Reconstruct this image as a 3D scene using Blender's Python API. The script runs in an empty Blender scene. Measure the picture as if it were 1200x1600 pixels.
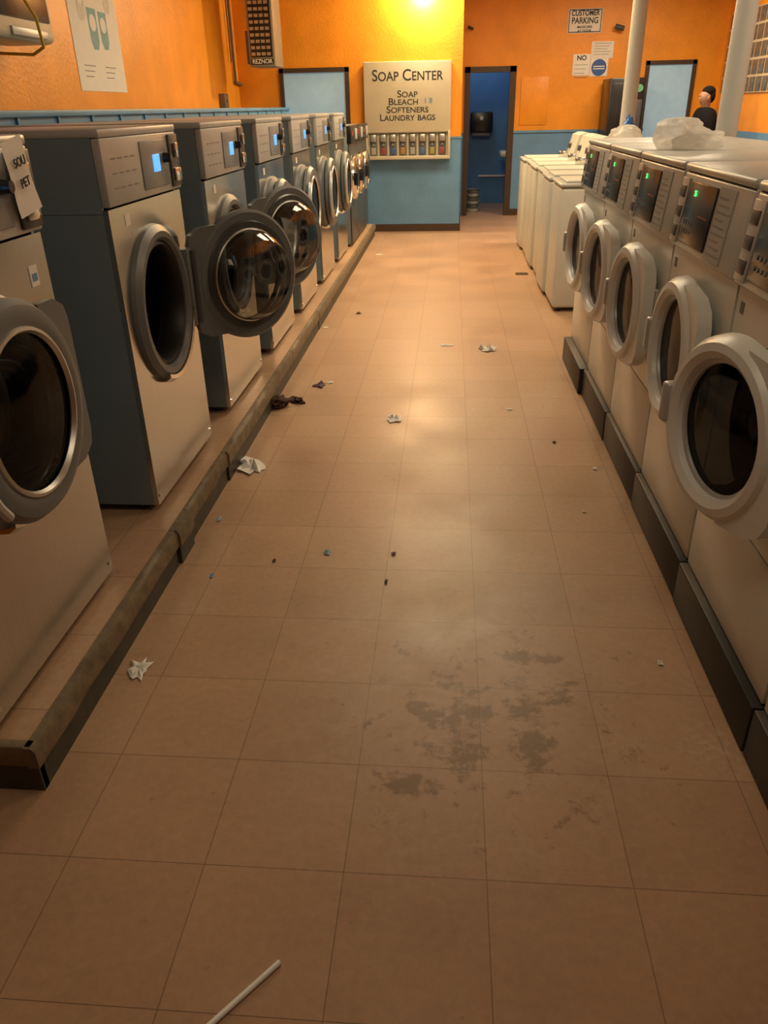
import bpy, bmesh, math, random
from mathutils import Vector, Matrix, noise
random.seed(7)
C = bpy.context.scene.collection
PI = math.pi
R = math.radians
scn = bpy.context.scene
scn.view_settings.view_transform = 'Standard'

# ------------------------------------------------------------------ camera
f = 1200.0
H = 1.45
Fv = Vector((706-600, 800-165, -f)).normalized()
tv = Vector((1, 0.022, 0))
Uv = tv.cross(Fv).normalized()
Rv = Fv.cross(Uv).normalized()
cam = bpy.data.cameras.new('camera'); co = bpy.data.objects.new('camera', cam); C.objects.link(co)
cam.sensor_fit = 'VERTICAL'; cam.sensor_height = 36; cam.lens = 36*f/1600; cam.clip_start = .05
M3 = Matrix((Rv, Fv, Uv))
co.matrix_world = Matrix.Translation((0, 0, H)) @ M3.to_4x4()
scn.camera = co
def ray(px, py):
    v = Vector((px-600, 800-py, -f)); return Vector((Rv.dot(v), Fv.dot(v), Uv.dot(v)))
def on(px, py, axis, val):
    d = ray(px, py); o = Vector((0, 0, H)); t = (val-o[axis])/d[axis]; return o+d*t

# ------------------------------------------------------------------ materials
MATS = {}
def mat(name, col, rough=.5, metal=0, var=.12, scale=12, bump=0, emit=None, es=1, stretch=None, spec=.5, alpha=1):
    if name in MATS: return MATS[name]
    m = bpy.data.materials.new(name); m.use_nodes = True; nt = m.node_tree; n = nt.nodes; l = nt.links
    b = n['Principled BSDF']
    tc = n.new('ShaderNodeTexCoord'); mp = n.new('ShaderNodeMapping'); l.new(tc.outputs['Object'], mp.inputs[0])
    if stretch: mp.inputs['Scale'].default_value = stretch
    ns = n.new('ShaderNodeTexNoise'); ns.inputs['Scale'].default_value = scale; ns.inputs['Detail'].default_value = 4
    l.new(mp.outputs[0], ns.inputs['Vector'])
    mx = n.new('ShaderNodeMix'); mx.data_type = 'RGBA'
    c0 = [max(0, c*(1-var)) for c in col]; c1 = [min(1, c*(1+var)) for c in col]
    mx.inputs[6].default_value = (*c0, 1); mx.inputs[7].default_value = (*c1, 1)
    l.new(ns.outputs[0], mx.inputs[0]); l.new(mx.outputs[2], b.inputs['Base Color'])
    b.inputs['Roughness'].default_value = rough; b.inputs['Metallic'].default_value = metal
    b.inputs['Specular IOR Level'].default_value = spec
    b.inputs['Alpha'].default_value = alpha
    if bump:
        bp = n.new('ShaderNodeBump'); bp.inputs['Strength'].default_value = bump; bp.inputs['Distance'].default_value = .01
        l.new(ns.outputs[0], bp.inputs['Height']); l.new(bp.outputs[0], b.inputs['Normal'])
    if emit:
        b.inputs['Emission Color'].default_value = (*emit, 1); b.inputs['Emission Strength'].default_value = es
    MATS[name] = m; return m

def glass_mat(name, col, ior=1.45, refl=.9):
    m = bpy.data.materials.new(name); m.use_nodes = True; nt = m.node_tree; n = nt.nodes; l = nt.links
    n.clear(); o = n.new('ShaderNodeOutputMaterial'); mx = n.new('ShaderNodeMixShader')
    t = n.new('ShaderNodeBsdfTransparent'); t.inputs[0].default_value = (*col, 1)
    g = n.new('ShaderNodeBsdfGlossy'); g.inputs['Roughness'].default_value = .05; g.inputs[0].default_value = (refl, refl, refl, 1)
    fr = n.new('ShaderNodeFresnel'); fr.inputs[0].default_value = ior
    l.new(fr.outputs[0], mx.inputs[0]); l.new(t.outputs[0], mx.inputs[1]); l.new(g.outputs[0], mx.inputs[2]); l.new(mx.outputs[0], o.inputs[0])
    return m

def film_mat(name):
    m = bpy.data.materials.new(name); m.use_nodes = True; nt = m.node_tree; n = nt.nodes; l = nt.links
    n.clear(); o = n.new('ShaderNodeOutputMaterial'); mx = n.new('ShaderNodeMixShader'); m2 = n.new('ShaderNodeMixShader')
    tc = n.new('ShaderNodeTexCoord'); ns = n.new('ShaderNodeTexNoise'); ns.inputs['Scale'].default_value = 14; ns.inputs['Detail'].default_value = 5; ns.inputs['Distortion'].default_value = 1.5; l.new(tc.outputs['Object'], ns.inputs['Vector'])
    bp = n.new('ShaderNodeBump'); bp.inputs['Strength'].default_value = .7; bp.inputs['Distance'].default_value = .012; l.new(ns.outputs[0], bp.inputs['Height'])
    tl = n.new('ShaderNodeBsdfTranslucent'); tl.inputs[0].default_value = (.9, .9, .87, 1)
    p = n.new('ShaderNodeBsdfPrincipled'); p.inputs['Base Color'].default_value = (.9, .9, .87, 1); p.inputs['Roughness'].default_value = .22; l.new(bp.outputs[0], p.inputs['Normal']); l.new(bp.outputs[0], tl.inputs['Normal'])
    t = n.new('ShaderNodeBsdfTransparent')
    mx.inputs[0].default_value = .5; l.new(p.outputs[0], mx.inputs[1]); l.new(tl.outputs[0], mx.inputs[2])
    m2.inputs[0].default_value = .35; l.new(mx.outputs[0], m2.inputs[1]); l.new(t.outputs[0], m2.inputs[2]); l.new(m2.outputs[0], o.inputs[0])
    return m

def wall_mat(name, up, low, zsplit):
    m = bpy.data.materials.new(name); m.use_nodes = True; nt = m.node_tree; n = nt.nodes; l = nt.links
    b = n['Principled BSDF']; b.inputs['Roughness'].default_value = .42
    g = n.new('ShaderNodeNewGeometry'); s = n.new('ShaderNodeSeparateXYZ'); l.new(g.outputs['Position'], s.inputs[0])
    lt = n.new('ShaderNodeMath'); lt.operation = 'LESS_THAN'; lt.inputs[1].default_value = zsplit; l.new(s.outputs['Z'], lt.inputs[0])
    ns = n.new('ShaderNodeTexNoise'); ns.inputs['Scale'].default_value = 3.5; ns.inputs['Detail'].default_value = 6; l.new(g.outputs['Position'], ns.inputs['Vector'])
    ns2 = n.new('ShaderNodeTexNoise'); ns2.inputs['Scale'].default_value = 40; l.new(g.outputs['Position'], ns2.inputs['Vector'])
    mx = n.new('ShaderNodeMix'); mx.data_type = 'RGBA'
    mx.inputs[6].default_value = (*up, 1); mx.inputs[7].default_value = (*low, 1); l.new(lt.outputs[0], mx.inputs[0])
    hs = n.new('ShaderNodeHueSaturation'); mr = n.new('ShaderNodeMapRange'); mr.inputs['To Min'].default_value = .75; mr.inputs['To Max'].default_value = 1.2
    l.new(ns.outputs[0], mr.inputs[0]); l.new(mr.outputs[0], hs.inputs['Value']); l.new(mx.outputs[2], hs.inputs['Color'])
    l.new(hs.outputs[0], b.inputs['Base Color'])
    bp = n.new('ShaderNodeBump'); bp.inputs['Strength'].default_value = .25; bp.inputs['Distance'].default_value = .01
    l.new(ns2.outputs[0], bp.inputs['Height']); l.new(bp.outputs[0], b.inputs['Normal'])
    return m

def floor_mat(name):
    m = bpy.data.materials.new(name); m.use_nodes = True; nt = m.node_tree; n = nt.nodes; l = nt.links
    b = n['Principled BSDF']
    g = n.new('ShaderNodeNewGeometry')
    mp = n.new('ShaderNodeMapping'); mp.inputs['Location'].default_value = (-.105+.3048*40, -1.085+.3048*40, 0); l.new(g.outputs['Position'], mp.inputs[0])
    br = n.new('ShaderNodeTexBrick'); br.offset = 0; br.squash = 1
    br.inputs['Scale'].default_value = 1; br.inputs['Brick Width'].default_value = .3048; br.inputs['Row Height'].default_value = .3048
    br.inputs['Mortar Size'].default_value = .0017; br.inputs['Mortar Smooth'].default_value = .8
    br.inputs['Color1'].default_value = (.47, .30, .19, 1); br.inputs['Color2'].default_value = (.43, .272, .17, 1); br.inputs['Mortar'].default_value = (.20, .12, .075, 1)
    l.new(mp.outputs[0], br.inputs['Vector'])
    def noi(sc, det, ro=.6, dist=0):
        q = n.new('ShaderNodeTexNoise'); q.inputs['Scale'].default_value = sc; q.inputs['Detail'].default_value = det; q.inputs['Roughness'].default_value = ro; q.inputs['Distortion'].default_value = dist
        l.new(g.outputs['Position'], q.inputs['Vector']); return q.outputs[0]
    def math_(op, a, b_, c=None):
        q = n.new('ShaderNodeMath'); q.operation = op
        for i, v in enumerate((a, b_, c)):
            if v is None: continue
            if isinstance(v, (int, float)): q.inputs[i].default_value = v
            else: l.new(v, q.inputs[i])
        return q.outputs[0]
    def mrange(v, a, b_, c, d):
        q = n.new('ShaderNodeMapRange'); q.inputs['From Min'].default_value = a; q.inputs['From Max'].default_value = b_; q.inputs['To Min'].default_value = c; q.inputs['To Max'].default_value = d
        l.new(v, q.inputs[0]); return q.outputs[0]
    ns = noi(45, 8, .7); nl = noi(2.2, 6)
    ad = math_('ADD', ns, nl)
    hs = n.new('ShaderNodeHueSaturation'); l.new(br.outputs['Color'], hs.inputs['Color']); l.new(mrange(ad, .6, 1.4, .80, 1.16), hs.inputs['Value'])
    def region(cx, cy, rx, ry, inner=.2):
        v = n.new('ShaderNodeMapping'); v.inputs['Location'].default_value = (-cx/rx, -cy/ry, 0); v.inputs['Scale'].default_value = (1/rx, 1/ry, 0); l.new(g.outputs['Position'], v.inputs[0])
        ln = n.new('ShaderNodeVectorMath'); ln.operation = 'LENGTH'; l.new(v.outputs[0], ln.inputs[0])
        return mrange(ln.outputs['Value'], inner, 1.0, 1, 0)
    a = math_('MULTIPLY', region(.12, 1.60, .55, .62), .72)
    for (cx, cy, rx, ry) in ((-.05, 1.33, .13, .05), (.04, 1.45, .22, .08), (.21, 1.49, .18, .07), (.14, 1.60, .26, .07), (.26, 1.84, .18, .07), (-.02, 1.60, .14, .06), (.30, 1.66, .14, .06)):
        a = math_('MAXIMUM', a, region(cx, cy, rx, ry, .35))
    sc = noi(6, 10, .75, 1.2)
    scf = math_('MULTIPLY', region(.05, 1.78, .80, .95), mrange(sc, .38, .62, .05, .42))
    scr = math_('MULTIPLY', region(.70, 1.50, .15, .13), mrange(noi(55, 5), .48, .60, .1, .55))
    s1 = n.new('ShaderNodeMix'); s1.data_type = 'RGBA'; s1.inputs[7].default_value = (.58, .46, .35, 1); l.new(math_('MAXIMUM', scf, scr), s1.inputs[0]); l.new(hs.outputs[0], s1.inputs[6])
    sn = math_('ADD', math_('MULTIPLY', noi(10, 9, .66, .2), .66), math_('MULTIPLY', noi(42, 6, .7), .34))
    mu = math_('MULTIPLY_ADD', a, .17, sn)
    th = mrange(mu, .618, .690, 0, .62)
    s2 = n.new('ShaderNodeMix'); s2.data_type = 'RGBA'; s2.inputs[7].default_value = (.115, .062, .025, 1)
    l.new(th, s2.inputs[0]); l.new(s1.outputs[2], s2.inputs[6]); l.new(s2.outputs[2], b.inputs['Base Color'])
    l.new(mrange(nl, .3, .7, .34, .50), b.inputs['Roughness'])
    bp = n.new('ShaderNodeBump'); bp.inputs['Strength'].default_value = .12; bp.inputs['Distance'].default_value = .004; l.new(ns, bp.inputs['Height']); l.new(bp.outputs[0], b.inputs['Normal'])
    return m

def steel_mat(name, col):
    m = bpy.data.materials.new(name); m.use_nodes = True; nt = m.node_tree; n = nt.nodes; l = nt.links
    b = n['Principled BSDF']; b.inputs['Metallic'].default_value = 1
    tc = n.new('ShaderNodeTexCoord'); mp = n.new('ShaderNodeMapping'); mp.inputs['Scale'].default_value = (1, 55, .8); l.new(tc.outputs['Object'], mp.inputs[0])
    ns = n.new('ShaderNodeTexNoise'); ns.inputs['Scale'].default_value = 4; ns.inputs['Detail'].default_value = 3; l.new(mp.outputs[0], ns.inputs['Vector'])
    n2 = n.new('ShaderNodeTexNoise'); n2.inputs['Scale'].default_value = 2.5; n2.inputs['Detail'].default_value = 6; l.new(tc.outputs['Object'], n2.inputs['Vector'])
    av = n.new('ShaderNodeMath'); av.operation = 'ADD'; l.new(ns.outputs[0], av.inputs[0]); l.new(n2.outputs[0], av.inputs[1])
    hf = n.new('ShaderNodeMath'); hf.operation = 'MULTIPLY'; hf.inputs[1].default_value = .5; l.new(av.outputs[0], hf.inputs[0])
    mx = n.new('ShaderNodeMix'); mx.data_type = 'RGBA'; mx.inputs[6].default_value = (*[c*.72 for c in col], 1); mx.inputs[7].default_value = (*[min(1, c*1.25) for c in col], 1)
    l.new(hf.outputs[0], mx.inputs[0]); l.new(mx.outputs[2], b.inputs['Base Color'])
    mr = n.new('ShaderNodeMapRange'); mr.inputs['From Min'].default_value = .3; mr.inputs['From Max'].default_value = .7; mr.inputs['To Min'].default_value = .15; mr.inputs['To Max'].default_value = .27; l.new(n2.outputs[0], mr.inputs[0]); l.new(mr.outputs[0], b.inputs['Roughness'])
    return m

m_floor = floor_mat('vinyl tile floor')
OR = (.84, .32, .018)
m_wall = wall_mat('orange over blue paint', OR, (.13, .29, .52), 1.10)
m_orange = wall_mat('orange paint', OR, OR, -1)
m_darkblue = mat('washroom blue paint', (.06, .20, .44), .5, var=.2, scale=4)
m_bluepaint = mat('blue paint', (.12, .29, .50), .45, var=.25, scale=5)
m_ceiling = mat('ceiling', (.6, .5, .38), .8)
m_frame = mat('dark brown door frame', (.06, .035, .022), .4)
m_doorblue_glow = mat('pale blue door', (.36, .58, .80), .5, emit=(.32, .55, .75), es=.14)  # faint emission brightens the door in place of light falling on it
m_base = mat('black base', (.014, .014, .014), .5)
m_steel = steel_mat('brushed steel', (.60, .59, .56))
m_silver = mat('silver plastic', (.50, .52, .53), .36, .25)
m_side = mat('grey blue side panel', (.20, .27, .33), .38, .1, var=.12, scale=4)
m_dgrey = mat('dark grey plastic', (.13, .145, .155), .4)
m_black_grey = mat('charcoal plastic', (.06, .065, .07), .35)
m_chrome = mat('chrome', (.8, .8, .77), .15, 1)
m_satin = mat('satin metal ring', (.55, .55, .53), .34, .9)
m_rubber = mat('black rubber', (.012, .012, .013), .45)
m_drum = mat('dark drum steel', (.03, .03, .033), .4, .6, var=.3, scale=40)
m_black = mat('black panel', (.012, .012, .014), .25)
m_bezel = mat('grey blue bezel', (.27, .31, .35), .3, .2)
m_lcd = mat('blue lit display', (.03, .15, .4), .3, emit=(.12, .42, 1), es=1.3)
m_green = mat('green digits', (.1, .6, .2), .4, emit=(.1, 1, .2), es=1.2)
m_red = mat('red lettering', (.30, .03, .02), .5)
m_white = mat('white enamel', (.72, .73, .68), .3, var=.06)
m_white2 = mat('dimmed white enamel', (.62, .63, .58), .35, var=.08)  # white enamel darkened in its colour to offset overexposed top loaders
m_wgrey = mat('grey white enamel', (.50, .53, .52), .32, var=.07)
m_wgrey2 = mat('dimmed grey deck enamel', (.46, .48, .46), .35, var=.07)  # darker copy of the grey enamel for the overexposed top loader decks
m_ring = mat('pale grey door plastic', (.74, .77, .76), .33, var=.05)
m_label = mat('grey instruction sticker', (.36, .37, .36), .5, var=.05)
m_paper = mat('white paper', (.80, .78, .74), .8, var=.05)
m_ink = mat('black ink', (.02, .02, .025), .6)
m_greyink = mat('grey ink', (.25, .25, .25), .7)
m_cream = mat('cream painted steel', (.52, .48, .37), .42, var=.08, scale=6)
m_glass = glass_mat('door glass', (.88, .90, .91), 1.5)
m_bowl = glass_mat('bowl glass', (.90, .92, .93), 1.9)
m_dglass = glass_mat('dark door glass', (.30, .32, .33), 1.35, .45)
m_wood = mat('weathered curb edge', (.17, .125, .075), .6, var=.7, scale=18, bump=.6)
m_curb = mat('dark curb face', (.05, .048, .036), .5, var=.6, scale=8, bump=.5)
m_col = mat('white painted column', (.52, .53, .51), .4, var=.06)
m_brown = mat('brown enamel', (.16, .11, .075), .4)
m_tan = mat('tan heater enamel', (.27, .22, .16), .4)
m_glow = mat('lamp glow', (1, .8, .5), .5, emit=(1, .78, .48), es=10)

# ------------------------------------------------------------------ mesh helpers
class MB:
    def __init__(s): s.bm = bmesh.new()
    def box(s, x0, x1, y0, y1, z0, z1, bev=0, seg=2, rot=None):
        c = Vector(((x0+x1)/2, (y0+y1)/2, (z0+z1)/2))
        M = Matrix.Translation(c) @ (rot or Matrix.Identity(4)) @ Matrix.Diagonal((abs(x1-x0), abs(y1-y0), abs(z1-z0), 1))
        r = bmesh.ops.create_cube(s.bm, size=1, matrix=M)
        if bev:
            es = list({e for v in r['verts'] for e in v.link_edges})
            bmesh.ops.bevel(s.bm, geom=es, offset=bev, segments=seg, affect='EDGES', profile=.5)
        return s
    def cyl(s, p0, p1, r, n=16, r2=None):
        p0 = Vector(p0); p1 = Vector(p1); d = p1-p0
        M = Matrix.Translation((p0+p1)/2) @ d.to_track_quat('Z', 'Y').to_matrix().to_4x4()
        bmesh.ops.create_cone(s.bm, cap_ends=True, segments=n, radius1=r, radius2=r if r2 is None else r2, depth=d.length, matrix=M)
        return s
    def lathe(s, prof, c=(0, 0, 0), axis='x', n=48, closed=False, a0=0, a1=2*PI):
        c = Vector(c); rings = []; full = abs(a1-a0-2*PI) < 1e-6; m = n if full else n+1
        for a, r in prof:
            ring = []
            for i in range(m):
                t = a0+(a1-a0)*i/n; u = r*math.cos(t); v = r*math.sin(t)
                p = {'x': (a, u, v), 'y': (u, a, v), 'z': (u, v, a)}[axis]
                ring.append(s.bm.verts.new(c+Vector(p)))
            rings.append(ring)
        pairs = list(zip(rings, rings[1:]))
        if closed: pairs.append((rings[-1], rings[0]))
        for A, B in pairs:
            for i in range(n):
                j = (i+1) % m
                s.bm.faces.new((A[i], A[j], B[j], B[i]))
        if not full and closed:
            s.bm.faces.new([r_[0] for r_ in rings]); s.bm.faces.new([r_[-1] for r_ in reversed(rings)])
        return s
    def prism(s, pts, axis, a0, a1):
        def P(p, a): return {'x': (a, p[0], p[1]), 'y': (p[0], a, p[1]), 'z': (p[0], p[1], a)}[axis]
        A = [s.bm.verts.new(P(p, a0)) for p in pts]; B = [s.bm.verts.new(P(p, a1)) for p in pts]
        s.bm.faces.new(A); s.bm.faces.new(list(reversed(B)))
        for i in range(len(pts)):
            j = (i+1) % len(pts); s.bm.faces.new((A[i], B[i], B[j], A[j]))
        return s
    def plate(s, x0, x1, y0, y1, z0, z1, cy, cz, r, n=48):
        angs = [2*PI*i/n for i in range(n)] + [math.atan2(z-cz, y-cy) % (2*PI) for y in (y0, y1) for z in (z0, z1)]
        angs = sorted(set(round(a, 6) for a in angs)); vs = []
        for a in angs:
            u, v = math.cos(a), math.sin(a)
            ts = []
            if abs(u) > 1e-6: ts.append(((y1 if u > 0 else y0)-cy)/u)
            if abs(v) > 1e-6: ts.append(((z1 if v > 0 else z0)-cz)/v)
            t = min(ts)
            vs.append([s.bm.verts.new((x, cy+q*u, cz+q*v)) for x, q in ((x1, r), (x1, t), (x0, t), (x0, r))])
        for i in range(len(vs)):
            A = vs[i]; B = vs[(i+1) % len(vs)]
            for k in range(4): s.bm.faces.new((A[k], A[(k+1) % 4], B[(k+1) % 4], B[k]))
        return s
    def tube(s, pts, r, n=8):
        for a, b in zip(pts, pts[1:]): s.cyl(a, b, r, n)
        for p in pts[1:-1]: bmesh.ops.create_uvsphere(s.bm, u_segments=n, v_segments=6, radius=r, matrix=Matrix.Translation(p))
        return s
    def ball(s, c, r, scale=(1, 1, 1), sub=3):
        bmesh.ops.create_icosphere(s.bm, subdivisions=sub, radius=r, matrix=Matrix.Translation(c) @ Matrix.Diagonal((*scale, 1)))
        return s
    def build(s, name, m, parent=None, loc=(0, 0, 0), rot=(0, 0, 0), ang=35):
        bmesh.ops.remove_doubles(s.bm, verts=s.bm.verts, dist=1e-5)
        bmesh.ops.recalc_face_normals(s.bm, faces=s.bm.faces)
        me = bpy.data.meshes.new(name); s.bm.to_mesh(me); s.bm.free()
        me.shade_smooth(); me.set_sharp_from_angle(angle=R(ang))
        me.materials.append(m)
        o = bpy.data.objects.new(name, me); C.objects.link(o); o.location = loc; o.rotation_euler = rot
        if parent: o.parent = parent
        return o
def tag(o, label, cat, group=None):
    o['label'] = label; o['category'] = cat
    if group: o['group'] = group
    return o
def struct(o, label=None):
    o['kind'] = 'structure'
    if label: o['label'] = label
    return o
def empty(name, loc=(0, 0, 0), rz=0, label=None, cat=None, group=None):
    o = bpy.data.objects.new(name, None); C.objects.link(o); o.location = loc; o.rotation_euler = (0, 0, rz); o.empty_display_size = .1
    if label: tag(o, label, cat, group)
    return o
def copy_tree(o, parent=None):
    c = o.copy(); C.objects.link(c); c.parent = parent
    for ch in list(o.children): copy_tree(ch, c)
    return c
def text(name, body, size, m, parent=None, loc=(0, 0, 0), rot=(PI/2, 0, 0), small=False, bold=0, ext=.001, align='CENTER', sx=1):
    cu = bpy.data.curves.new('t', 'FONT'); cu.body = body; cu.size = size; cu.align_x = align; cu.align_y = 'CENTER'; cu.extrude = ext; cu.offset = bold
    if small:
        cu.small_caps_scale = .8
        for i in range(len(body)): cu.body_format[i].use_small_caps = True
    t = bpy.data.objects.new('t', cu); C.objects.link(t); bpy.context.view_layer.update()
    me = bpy.data.meshes.new_from_object(t.evaluated_get(bpy.context.evaluated_depsgraph_get()))
    bpy.data.objects.remove(t); me.name = name; me.materials.clear(); me.materials.append(m)
    o = bpy.data.objects.new(name, me); C.objects.link(o); o.location = loc; o.rotation_euler = rot; o.scale = (sx, 1, 1)
    if parent: o.parent = parent
    return o
FX = (PI/2, 0, PI/2)

# ------------------------------------------------------------------ room
XL, XR, YS, YB, ZC = -2.62, 3.6, 10.65, 12.2, 2.95
XJ = .12
struct(MB().box(XL, XR, -3, 14, -.05, 0).build('floor', m_floor), 'worn pinkish tan vinyl tile floor')
struct(MB().box(XL-.1, XR+.1, -3.1, 14, ZC, ZC+.05).build('ceiling', m_ceiling))
struct(MB().box(XL-.1, XL, -3, 14, 0, ZC).build('wall_left', m_orange))
struct(MB().box(XR, XR+.1, -3, YB+.1, 0, ZC).build('wall_right', m_wall))
struct(MB().box(XL, XR, -3.1, -3, 0, ZC).build('wall_front', m_wall))
struct(MB().box(XL, XJ, YS, YB, 0, ZC).build('wall_back_left', m_wall))
dl = on(724, 335, 1, YB).x; dr = on(791, 335, 1, YB).x; dt = on(757, 108, 1, YB).z
b = MB().box(XJ, dl, YB, YB+.1, 0, ZC).box(dr, XR, YB, YB+.1, 0, ZC).box(dl, dr, YB, YB+.1, dt, ZC)
struct(b.build('wall_back', m_wall))
b = MB().box(-.6, -.5, YB+.1, 13.9, 0, ZC).box(1.15, 1.25, YB+.1, 13.9, 0, ZC).box(-.6, 1.25, 13.8, 13.9, 0, ZC)
struct(b.build('wall_washroom', m_darkblue))
struct(MB().box(dl-.03, dl+.045, YB-.02, YB+.1, 0, dt+.03).box(dr-.045, dr+.04, YB-.02, YB+.1, 0, dt+.03).box(dl-.03, dr+.04, YB-.02, YB+.1, dt-.04, dt+.03).build('trim_1', m_frame), 'dark brown washroom door frame')
def flat_door(name, px0, px1, pt, Y, n):
    x0 = on(px0, pt, 1, Y).x; x1 = on(px1, pt, 1, Y).x; z = on((px0+px1)/2, pt, 1, Y).z
    d = struct(MB().box(x0+.05, x1-.05, Y-.012, Y-.001, 0, z-.05).build(name, m_doorblue_glow), 'pale blue door in a dark frame')
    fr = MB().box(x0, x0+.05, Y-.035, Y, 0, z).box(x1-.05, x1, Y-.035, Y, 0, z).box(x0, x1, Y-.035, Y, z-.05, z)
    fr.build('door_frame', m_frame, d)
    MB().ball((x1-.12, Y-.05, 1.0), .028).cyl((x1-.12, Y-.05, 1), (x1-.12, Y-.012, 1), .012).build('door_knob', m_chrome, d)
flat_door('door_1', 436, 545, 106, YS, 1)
flat_door('door_2', 1010, 1089, 94, YB, 2)
struct(MB().box(-1.0, XJ+.01, YS-.015, YS, 0, .09).box(XJ, XJ+.015, YS-.015, YB, 0, .09).build('baseboard_back_left', m_frame))
struct(MB().box(dr+.04, 2.6, YB-.015, YB, 0, .09).build('baseboard_back', m_frame))
struct(MB().box(dr+.04, 2.66, YB-.02, YB, 1.09, 1.12).box(XJ, XJ+.012, YS, YB, 1.09, 1.11).box(-1.25, XJ+.012, YS-.012, YS, 1.09, 1.11).build('trim_2', m_bluepaint))
bk = MB().box(XL, -2.02, 0.4, YS, 0, 1.44).box(XL, -2.0, 0.4, YS, 1.44, 1.47, .005)
for i in range(24): bk.box(-2.02, -2.008, .5+i*.42, .52+i*.42, .1, 1.44)
struct(bk.build('wall_low_left', m_bluepaint), 'blue painted service ledge behind the washers')
XC = -.94; HP = .14
struct(MB().box(-2.02, XC-.029, 1.285, 10.3, 0, HP).build('floor_platform', m_floor), 'raised tiled platform')
tr = MB(); ys = [1.255, 2.30, 2.46, 3.0, 4.1, 5.6, 7.4, 10.3]
rnd = random.Random(3)
def ragged(b, y0, y1, xin, xout, z0, z1, step=.09):
    n_ = max(2, int((y1-y0)/step)); rows = []
    for i in range(n_+1):
        y = y0+(y1-y0)*i/n_; j = rnd.uniform(-.004, .004); k = rnd.uniform(-.007, .003)
        rows.append([b.bm.verts.new(p) for p in ((xin, y, z0), (xout+j, y, z0), (xout+j, y, z1-.012+k), (xout-.010+j, y, z1), (xin, y, z1))])
    for A, B in zip(rows, rows[1:]):
        for q in range(5): b.bm.faces.new((A[q], A[(q+1) % 5], B[(q+1) % 5], B[q]))
    b.bm.faces.new(rows[0]); b.bm.faces.new(list(reversed(rows[-1])))
for i, (a, c) in enumerate(zip(ys, ys[1:])):
    d = (.0, .012, -.005, .004, 0, .003, 0)[i]
    ragged(tr, a, c-.004, XC-.030, XC+d, HP-.060, HP+.0025)
tr.box(-2.02, XC-.012, 1.258, 1.286, HP-.060, HP+.0025, .004)
struct(tr.build('trim_3', m_wood, ang=50), 'worn green brown nosing along the platform edge')
tf = MB()
for i, (a, c) in enumerate(zip(ys, ys[1:])):
    d = (.0, .010, -.004, .004, 0, .003, 0)[i]
    tf.box(XC-.029, XC-.010+d, a+.012, c-.003, 0, HP-.055)
tf.box(-2.02, XC-.01, 1.262, 1.285, 0, HP-.055)
struct(tf.build('trim_4', m_curb), 'scuffed dark board facing the platform')
m_gb = mat('glass block', (.10, .10, .09), .08, 0, var=.8, scale=18, bump=.5)
m_mort = mat('mortar', (.52, .42, .28), .8)
gy0, gy1, gz0, gz1 = 9.0, 12.05, 1.52, 2.42
wn = struct(MB().box(XR-.02, XR-.002, gy0, gy1, gz0, gz1).build('window_1', m_mort), 'glass block window in the right wall')
ny, nz = 14, 5
gbm = MB()
for i in range(ny):
    for j in range(nz):
        sy = (gy1-gy0)/ny; sz = (gz1-gz0)/nz
        gbm.box(XR-.028, XR-.019, gy0+i*sy+.018, gy0+(i+1)*sy-.018, gz0+j*sz+.014, gz0+(j+1)*sz-.014, .004)
gbm.build('window_pane', m_gb, wn)

for (px, Y, rr, lab) in ((988, 7.9, .064, 'slim white round column farther down the room, left of the other column'), (1149, 4.95, .058, 'greyish white round column nearest the camera, in front of the glass blocks')):
    p = on(px, 120, 1, Y)
    e = empty('column', (p.x, Y, 0), 0, lab, 'column')
    MB().lathe([(0, rr), (ZC-.001, rr)], axis='z', n=32).build('shaft', m_col, e)
    MB().lathe([(0, .0001), (0, rr+.045), (.03, rr+.045), (.05, rr+.01), (.05, rr-.01)], axis='z', n=32).build('base_plate', m_col, e)

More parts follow.
